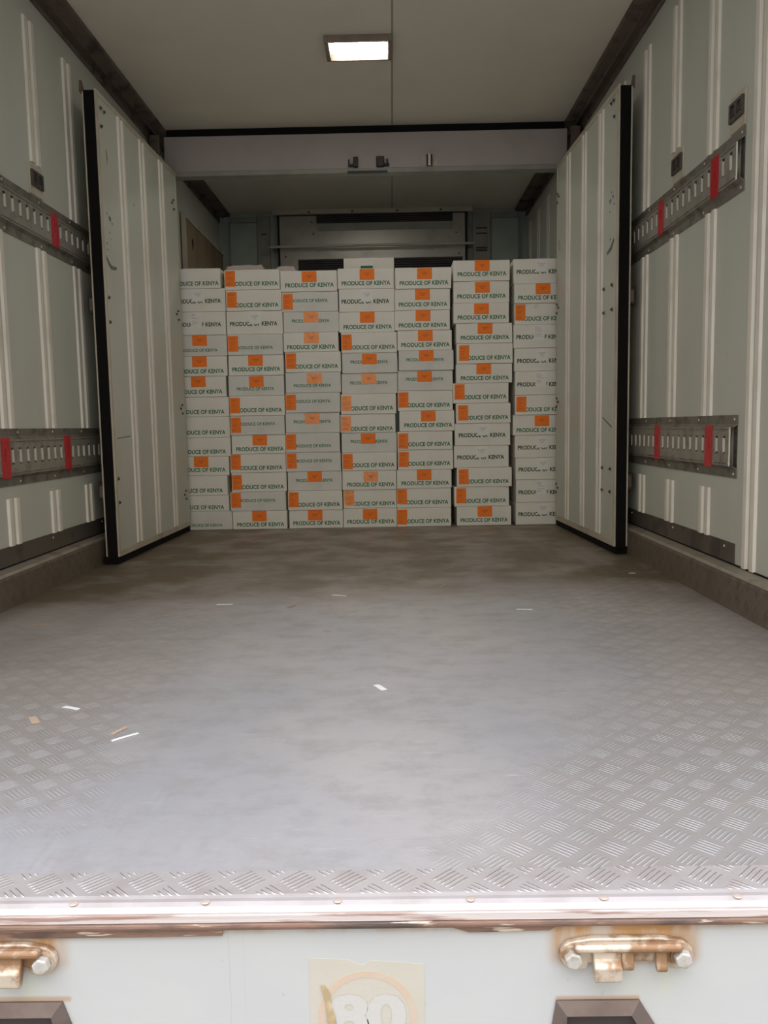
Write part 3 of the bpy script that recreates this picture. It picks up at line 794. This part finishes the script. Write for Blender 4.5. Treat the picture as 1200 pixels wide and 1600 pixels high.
CF, CD = 4.79, 0.50              # front plane and depth of the cartons
TXT = {}
for k, sz in (('L', 1.0), ('S', 1.0)):
    me, mx, my, w_, h_ = text_mesh('PRODUCE OF KENYA', 1.0, 0.0, 0.030 if k == 'L' else 0.022, 1.03)
    tw = 0.278 if k == 'L' else 0.216; th = 0.0245 if k == 'L' else 0.0185
    for v in me.vertices:
        v.co = ((v.co.x - mx) / w_ * tw, -0.0004, (v.co.y - my) / h_ * th - th / 2)
    me.materials.append(M['green']); TXT[k] = me
dk = TXT['L'].copy(); dk.materials.clear(); dk.materials.append(M['darkgreen'])
for v in dk.vertices: v.co.x *= 0.985
TXT['D'] = dk
ORD = {1: 'bottom', 2: 'second from bottom', 3: 'third from bottom', 4: 'fourth from bottom', 5: 'fifth from bottom', 6: 'sixth from bottom', 7: 'seventh from bottom'}
TOPO = {1: 'topmost', 2: 'second from top', 3: 'third from top', 4: 'fourth from top', 5: 'fifth from top', 6: 'sixth from top'}
STK = ['far left stack', 'second stack from left', 'third stack from left', 'middle stack', 'third stack from right', 'second stack from right', 'far right stack']
LOOK = {'C': 'central orange sticker', 'L': 'left-end orange sticker', 'V': 'white triangle-print sticker', 'W': 'tall white text sticker', 'N': 'no sticker in view'}
GROUP = 'produce cartons stacked behind the open partition doors'

def carton_body(w, h, d, style, mat):
    mb = MB()
    top = h - 0.0008; lip = 0.0036
    mb.box(0, w, 0, d, 0.0004, top - lip, mat, bev=0.0024)
    # closed lid: the front tab comes flush, the sides sit back and leave a dark seam
    a, b_ = (0.30*w, 0.66*w) if style == 0 else ((0.0, 0.30*w) if style == 1 else (0.14*w, 0.86*w))
    mb.box(0.0008, w - 0.0008, 0.006, d, top - lip - 0.0006, top, mat)
    mb.box(a + 0.001, b_, 0.0004, 0.008, top - lip - 0.001, top, mat)
    if style == 2: pass
    return mb

def sticker(x0, x1, z0, z1, y0, y1, mat, parent, name, label=None, tilt=0.0):
    mb = MB().box(x0, x1, y0, y1, z0, z1)
    R = Matrix.Translation(((x0+x1)/2, 0, (z0+z1)/2)) @ Matrix.Rotation(tilt, 4, 'Y') @ Matrix.Translation((-(x0+x1)/2, 0, -(z0+z1)/2))
    o = mb.build(name, mat, parent, matrix=R)
    if label: o['label'] = label
    return o

rnd = random.Random(11)
STACK_TOP = []
for ci, stack in enumerate(STACKS):
    z = 0.0; n = len(stack)
    for ri, (x, w, h, mark, fs, ty, so) in enumerate(stack):
        if ci == 0: x = max(x, -1.2955); w = min(w, stack[ri][0] + w - x)
        pos = ORD[ri + 1] if ri < 7 else TOPO[n - ri]
        label = 'white carton with %s, %s in %s' % (LOOK[mark], pos, STK[ci])
        y = CF + rnd.uniform(-0.004, 0.006) if ci else CF + 0.004
        t = thing('produce_carton', label, 'carton', (x, y, z), GROUP)
        mat = M['cartongrey'] if (fs == 'S') else M['carton']
        carton_body(w, h, CD, rnd.choice((0, 0, 1, 2)), mat).build('carton_box', None, t)
        # lettering
        tw = 0.278 if fs == 'L' else 0.216
        if fs == 'L': tx = (w - tw) * (0.60 if mark == 'C' else (0.66 if mark == 'L' and ci else 0.42))
        else: tx = (w - tw) * 0.47
        tx += rnd.uniform(-0.004, 0.004)
        o = bpy.data.objects.new('lettering', TXT['D' if mark in 'VW' else fs]); COL.objects.link(o); o.parent = t
        o.location = (tx, 0, max(ty * h, 0.018)); o.rotation_euler = (0, rnd.uniform(-0.004, 0.004), 0)
        if mark == 'C':
            gl = (ci, n - 1 - ri) in ((2, 2), (2, 5), (2, 7), (3, 5), (2, 3), (3, 10))
            zt = h - 0.001 + (0.0 if rnd.random() < 0.6 else -0.004); x0 = so
            st = sticker(x0, x0 + 0.085, zt - 0.061, zt, -0.0012, -0.0004, M['paleorange'] if gl else M['orange'], t, 'orange_sticker', tilt=rnd.uniform(-0.015, 0.02))
            mb = MB()
            zc = zt - 0.024
            for k in range(3): mb.box(x0 + 0.024 + k*0.005, x0 + 0.060 - k*0.005, -0.0016, -0.0012, zc - 0.0012 - k*0.006, zc + 0.0008 - k*0.006)
            mb.build('sticker_print', M['orangeprint'], st)
        elif mark == 'L' and ci > 0:
            x0 = rnd.uniform(0.0015, 0.006) if not (ci in (5,)) else rnd.uniform(0.008, 0.016)
            zt = h - rnd.uniform(0.003, 0.012)
            st = sticker(x0, x0 + 0.058, zt - 0.088, zt, -0.0012, -0.0004, M['paleorange'] if (ci, ri) in ((3, 1), (3, 6), (3, 5)) else M['orange'], t, 'orange_sticker', tilt=rnd.uniform(-0.02, 0.03))
            mb = MB()
            for k in range(9):
                if k in (2, 6): continue
                mb.box(x0 + 0.008, x0 + 0.008 + rnd.uniform(0.018, 0.040), -0.0016, -0.0012, zt - 0.012 - k*0.008, zt - 0.0105 - k*0.008)
            mb.build('sticker_print', M['orangeprint'], st)
        elif mark == 'V':
            x0 = w * 0.40; zt = h - 0.003
            st = sticker(x0, x0 + w*0.215, h*ty - 0.001, zt, -0.0012, -0.0004, M['whitelabel'], t, 'white_sticker', 'white sticker with small grey print')
            mb = MB(); cx = x0 + w*0.107
            for k in range(4): mb.box(cx - 0.024 + k*0.006, cx + 0.024 - k*0.006, -0.0016, -0.0012, h*0.80 - k*0.006, h*0.80 + 0.0012 - k*0.006)
            mb.build('sticker_print', M['greyprint'], st)
        elif mark == 'W':
            x0 = w * 0.37
            st = sticker(x0, x0 + w*0.20, h*0.32, h - 0.003, -0.0012, -0.0004, M['whitelabel'], t, 'white_sticker', 'tall white sticker with grey print')
            mb = MB()
            for k in range(8):
                if k == 4: continue
                mb.box(x0 + 0.006, x0 + 0.006 + rnd.uniform(0.015, 0.045), -0.0016, -0.0012, h*0.88 - k*0.0075, h*0.88 + 0.0014 - k*0.0075)
            mb.build('sticker_print', M['greyprint'], st)
        if (ci, ri) == (6, n - 3):
            mb = MB().cyl((w*0.40, -0.0002, h*0.86), (0, -1, 0), 0.016, 0.003, 18); mb.build('torn_flap', M['cartongrey'], t)
        z += h
    STACK_TOP.append(z)

# a shorter carton and loose lids lying on top of the stacks
t = thing('produce_carton', 'white carton with green printed patch, lying on top of the middle stack', 'carton', (-0.268, CF + 0.16, STACK_TOP[3]), GROUP)
carton_body(0.297, 0.088, 0.33, 0, M['carton']).build('carton_box', None, t)
MB().box(0.086, 0.180, -0.0006, 0.0, 0.010, 0.058).build('printed_frame', M['whitelabel'], t)
MB().box(0.100, 0.172, -0.0012, -0.0006, 0.012, 0.042).build('green_patch', M['green'], t)
def flat_lid(x, w, dz, zoff, ci, label, dy, rot):
    t = thing('carton_lid', label, 'lid', (x, CF + dy, zoff), 'loose cardboard lids on top of the stacks', rot)
    mb = MB().box(0, w, 0, 0.30, 0.0005, dz*0.35, M['cartonlid'], bev=0.001)
    mb.prism([(0, dz*0.35), (w, dz*0.35), (w - 0.01, dz), (w*0.80, dz*0.86), (w*0.62, dz), (w*0.38, dz*0.9), (w*0.2, dz*0.96), (0.015, dz*0.75)], 'y', 0.003, 0.008, M['cartonlid'])
    mb.box(0.004, 0.008, 0.01, 0.29, dz*0.35, dz*0.9, M['cartonlid']); mb.box(w - 0.012, w - 0.008, 0.01, 0.29, dz*0.35, dz*0.9, M['cartonlid'])
    mb.build('tray', None, t)
    return t
flat_lid(-0.940, 0.215, 0.034, STACK_TOP[1], 1, 'crumpled pinkish cardboard lid on top of the second stack from left', 0.04, 0.0)
flat_lid(-0.652, 0.110, 0.034, STACK_TOP[2], 2, 'open pale cardboard lid on the left end of the third stack top', 0.03, 0.0)

# ================================================================== REAR FITTINGS
def bracket(x, w, label, mirror=False):
    """cast keeper: rounded back plate, two bolts, a tongue and two hooks"""
    t = thing('door_keeper_bracket', label, 'bracket', (x, 0.961, -0.066), 'rusty cast keepers on the rear panel')
    s = -1 if mirror else 1
    hw = w / 2
    mb = MB()
    pts = []
    for k in range(9):
        a = math.pi/2 + math.pi*k/8; pts.append((-hw + 0.019 + 0.019*math.cos(a), 0.019*math.sin(a)))
    pts += [(-hw + 0.034, -0.018), (-hw + 0.036, -0.010), (hw - 0.036, -0.008), (hw - 0.034, -0.016)]
    for k in range(9):
        a = -math.pi/2 + math.pi*k/8; pts.append((hw - 0.019 + 0.019*math.cos(a), 0.019*math.sin(a)))
    pts += [(hw - 0.04, 0.0225), (-hw + 0.04, 0.0225)]
    mb.prism(pts, 'y', 0.0, -0.009)
    # raised ridge along the top and the hooked arms
    mb.box(-hw + 0.016, hw - 0.016, -0.022, -0.009, 0.010, 0.0205, bev=0.004)
    def arm(prof, xa, xb): mb.prism(prof, 'x', xa, xb)
    arm([(-0.009, 0.014), (-0.016, 0.012), (-0.018, 0.002), (-0.021, -0.004), (-0.025, -0.006), (-0.025, -0.024), (-0.021, -0.027), (-0.015, -0.024), (-0.012, -0.014), (-0.009, -0.010)],
        s*(-hw + 0.040), s*(-hw + 0.074))
    arm([(-0.009, 0.012), (-0.015, 0.008), (-0.019, -0.004), (-0.020, -0.010), (-0.017, -0.015), (-0.012, -0.014), (-0.009, -0.008)],
        s*(-hw + 0.074), s*(-hw + 0.090))
    arm([(-0.009, 0.012), (-0.014, 0.008), (-0.017, -0.004), (-0.020, -0.012), (-0.018, -0.017), (-0.012, -0.015), (-0.009, -0.006)],
        s*(hw - 0.048), s*(hw - 0.034))
    o = mb.build('casting', M['castiron'], t)
    bv = o.modifiers.new('bevel', 'BEVEL'); bv.width = 0.0022; bv.segments = 3; bv.limit_method = 'ANGLE'
    for px in (-hw + 0.0155, hw - 0.0155):
        mb = MB().cyl((px, -0.009, 0), (0, -1, 0), 0.0135, 0.003, 24); mb.build('washer', M['castiron'], t)
        mb = MB().cyl((px, -0.012, 0), (0, -1, 0), 0.0118, 0.010, 6, r2=0.0108); o = mb.build('bolt', M['boltzinc'], t)
        bv = o.modifiers.new('bevel', 'BEVEL'); bv.width = 0.0018; bv.segments = 2
bracket(0.279, 0.165, 'rusty cast keeper bracket with two bolts under the right side of the sill')
bracket(-0.512, 0.165, 'rusty cast keeper bracket cut by the left picture edge', mirror=True)

def pocket(x0, x1, xt0, xt1, z1, label):
    """flared rectangular rim: x0..x1 widest, xt0..xt1 along its top edge"""
    xc = (x0 + x1)/2
    t = thing('bumper_pocket', label, 'frame', (xc, 0.961, z1), 'dark framed pockets below the keepers')
    H = 0.16; zf = 0.050; e = 0.015
    o_ = [(xt0 - xc, 0.0), (xt1 - xc, 0.0), (x1 - xc, -zf), (x1 - xc, -H + zf), (xt1 - xc, -H), (xt0 - xc, -H), (x0 - xc, -H + zf), (x0 - xc, -zf)]
    i_ = [(xt0 - xc + e*0.8, -e), (xt1 - xc - e*0.8, -e), (x1 - xc - e*1.4, -zf), (x1 - xc - e*1.4, -H + zf), (xt1 - xc - e*0.8, -H + e), (xt0 - xc + e*0.8, -H + e), (x0 - xc + e*1.2, -H + zf), (x0 - xc + e*1.2, -zf)]
    mb = MB(); n = 8
    for k in range(n):
        a, b_ = o_[k], o_[(k+1) % n]; c_, d_ = i_[(k+1) % n], i_[k]
        vs = [mb.bm.verts.new(p) for p in ((a[0], 0.0, a[1]), (b_[0], 0.0, b_[1]), (c_[0], 0.0, c_[1]), (d_[0], 0.0, d_[1]),
              (a[0], -0.003, a[1]), (b_[0], -0.003, b_[1]), (c_[0], -0.011, c_[1]), (d_[0], -0.011, d_[1]))]
        for q in ((0, 1, 2, 3), (4, 7, 6, 5), (0, 4, 5, 1), (1, 5, 6, 2), (2, 6, 7, 3), (3, 7, 4, 0)): mb.bm.faces.new([vs[i] for i in q])
    bmesh.ops.remove_doubles(mb.bm, verts=mb.bm.verts, dist=1e-5)
    mb.build('rim', M['pocket'], t)
    MB().prism(i_, 'y', -0.002, -0.0005).build('recess', M['pocketin'], t)
pocket(0.186, 0.328, 0.194, 0.298, -0.130, 'dark framed rectangular pocket on the rear panel under the right keeper')
pocket(-0.60, -0.412, -0.58, -0.428, -0.125, 'dark framed rectangular pocket cut by the lower left picture corner')

# faded speed sticker
t = thing('speed_limit_sticker', 'faded cream square sticker with round 80 sign on the rear panel', 'sticker', (-0.043, 0.961, -0.143))
mb = MB(); S = 0.0725
mb.prism([(-S, -S), (S, -S), (S - 0.0005, S - 0.010), (0.030, S - 0.006), (0.004, S - 0.004), (-0.003, S - 0.010), (-0.012, S - 0.0085), (-0.022, S - 0.003), (-S, S)], 'y', -0.0004, 0.0)
mb.build('backing', M['decal'], t)
def ring(mb, r0_, r1_, cz, y0, y1, seg=56):
    A = []
    for k in range(seg):
        a = 2*math.pi*k/seg
        A.append([mb.bm.verts.new((r*math.cos(a), y, cz + r*math.sin(a))) for r in (r0_, r1_) for y in (y0, y1)])
    for k in range(seg):
        p, q = A[k], A[(k+1) % seg]
        for i, j in ((0, 1), (1, 3), (3, 2), (2, 0)): mb.bm.faces.new([p[i], p[j], q[j], q[i]])
mb = MB(); ring(mb, 0.0535, 0.0625, -0.008, -0.0007, -0.0004); mb.build('sign_ring', M['peach'], t)
mb = MB().prism([(-0.045, -0.048), (0.045, -0.048), (0.045, -0.030), (0.018, -0.026), (0.004, 0.008), (-0.004, 0.008), (-0.018, -0.026), (-0.045, -0.030)], 'y', -0.0006, -0.0004); mb.build('faded_fill', M['peach'], t)
me, mx, my, w_, h_ = text_mesh('80', 1.0, 0.0, 0.045, 0.98)
for v in me.vertices: v.co = ((v.co.x - mx)/w_*0.098 - 0.049, -0.0009, (v.co.y - my)/h_*0.060 - 0.036)
me.materials.append(M['palegrey'])
o = bpy.data.objects.new('digits', me); COL.objects.link(o); o.parent = t
mb = MB().prism([(-0.058, 0.036), (-0.054, 0.037), (-0.047, 0.026), (-0.046, 0.012), (-0.041, -0.005), (-0.038, -0.030), (-0.037, -0.070), (-0.047, -0.070), (-0.050, -0.020), (-0.052, 0.010)], 'y', -0.0022, -0.0008)
mb.build('peeling_strip', M['peel'], t)

# ================================================================== LITTER ON THE FLOOR
def scrap(p, q, width, mat, label, name, cat, bend=0.0004):
    a, b_ = Vector((*p, 0)), Vector((*q, 0)); d = (b_ - a); L = d.length; ang = math.atan2(d.y, d.x)
    mb = MB(); N = 6; vs = []
    for k in range(N + 1):
        u = L * k / N; z = 0.0008 + bend * 4 * (k/N) * (1 - k/N)
        off = 0.04*width*math.sin(k*1.1)
        vs.append([mb.bm.verts.new((u - L/2, off + yy, z + dz)) for yy, dz in ((-width/2, 0), (width/2, 0), (width/2, 0.0009), (-width/2, 0.0009))])
    for k in range(N):
        for i in range(4):
            j = (i + 1) % 4; mb.bm.faces.new([vs[k][i], vs[k][j], vs[k+1][j], vs[k+1][i]])
    mb.bm.faces.new(vs[0][::-1]); mb.bm.faces.new(vs[-1])
    o = mb.build(name, M[mat]); o.location = ((a.x+b_.x)/2, (a.y+b_.y)/2, 0.0); o.rotation_euler = (0, 0, ang)
    tag(o, label, cat, 'scraps lying on the truck floor')
scrap((-0.047, 1.824), (-0.027, 1.788), 0.014, 'plastic', 'short white plastic scrap lying alone in the middle of the floor', 'plastic_scrap', 'scrap')
scrap((-0.717, 1.705), (-0.679, 1.688), 0.010, 'plastic', 'white strap scrap on the left floor, farther than the long white strip', 'plastic_scrap', 'scrap')
scrap((-0.546, 1.506), (-0.507, 1.545), 0.0065, 'plastic', 'long thin white strip on the left floor, nearest of the scraps', 'plastic_scrap', 'scrap')
scrap((-0.221, 2.844), (-0.170, 2.820), 0.012, 'plastic', 'white strip on the far floor before the middle carton stack', 'plastic_scrap', 'scrap')
scrap((-0.602, 2.713), (-0.548, 2.713), 0.010, 'plastic', 'dull white strip on the far floor, left of the others back there', 'plastic_scrap', 'scrap')
scrap((0.388, 2.575), (0.438, 2.566), 0.009, 'plastic', 'thin white strip on the right half of the floor', 'plastic_scrap', 'scrap')
scrap((0.918, 3.171), (0.944, 3.170), 0.012, 'plastic', 'tiny pale scrap on the floor near the right door', 'plastic_scrap', 'scrap')
scrap((-0.210, 2.334), (-0.189, 2.326), 0.010, 'cartonlid', 'faint grey paper scrap left of the floor centre', 'paper_scrap', 'scrap')
scrap((-0.761, 1.645), (-0.735, 1.608), 0.016, 'tan', 'tan scrap at the far left of the floor, near the white strap scrap', 'tape_scrap', 'scrap')
scrap((-0.557, 1.540), (-0.541, 1.580), 0.010, 'tan', 'tan scrap beside the far end of the long white strip', 'tape_scrap', 'scrap')
scrap((-0.353, 2.650), (-0.336, 2.686), 0.012, 'tan', 'small tan scrap between the two far white strips', 'tape_scrap', 'scrap')
scrap((0.165, 2.935), (0.191, 2.990), 0.010, 'tan', 'faint tan scrap farthest back, right of centre', 'tape_scrap', 'scrap')
scrap((-1.117, 2.462), (-1.064, 2.466), 0.009, 'tan', 'thin tan strip by the left skirting', 'tape_scrap', 'scrap')
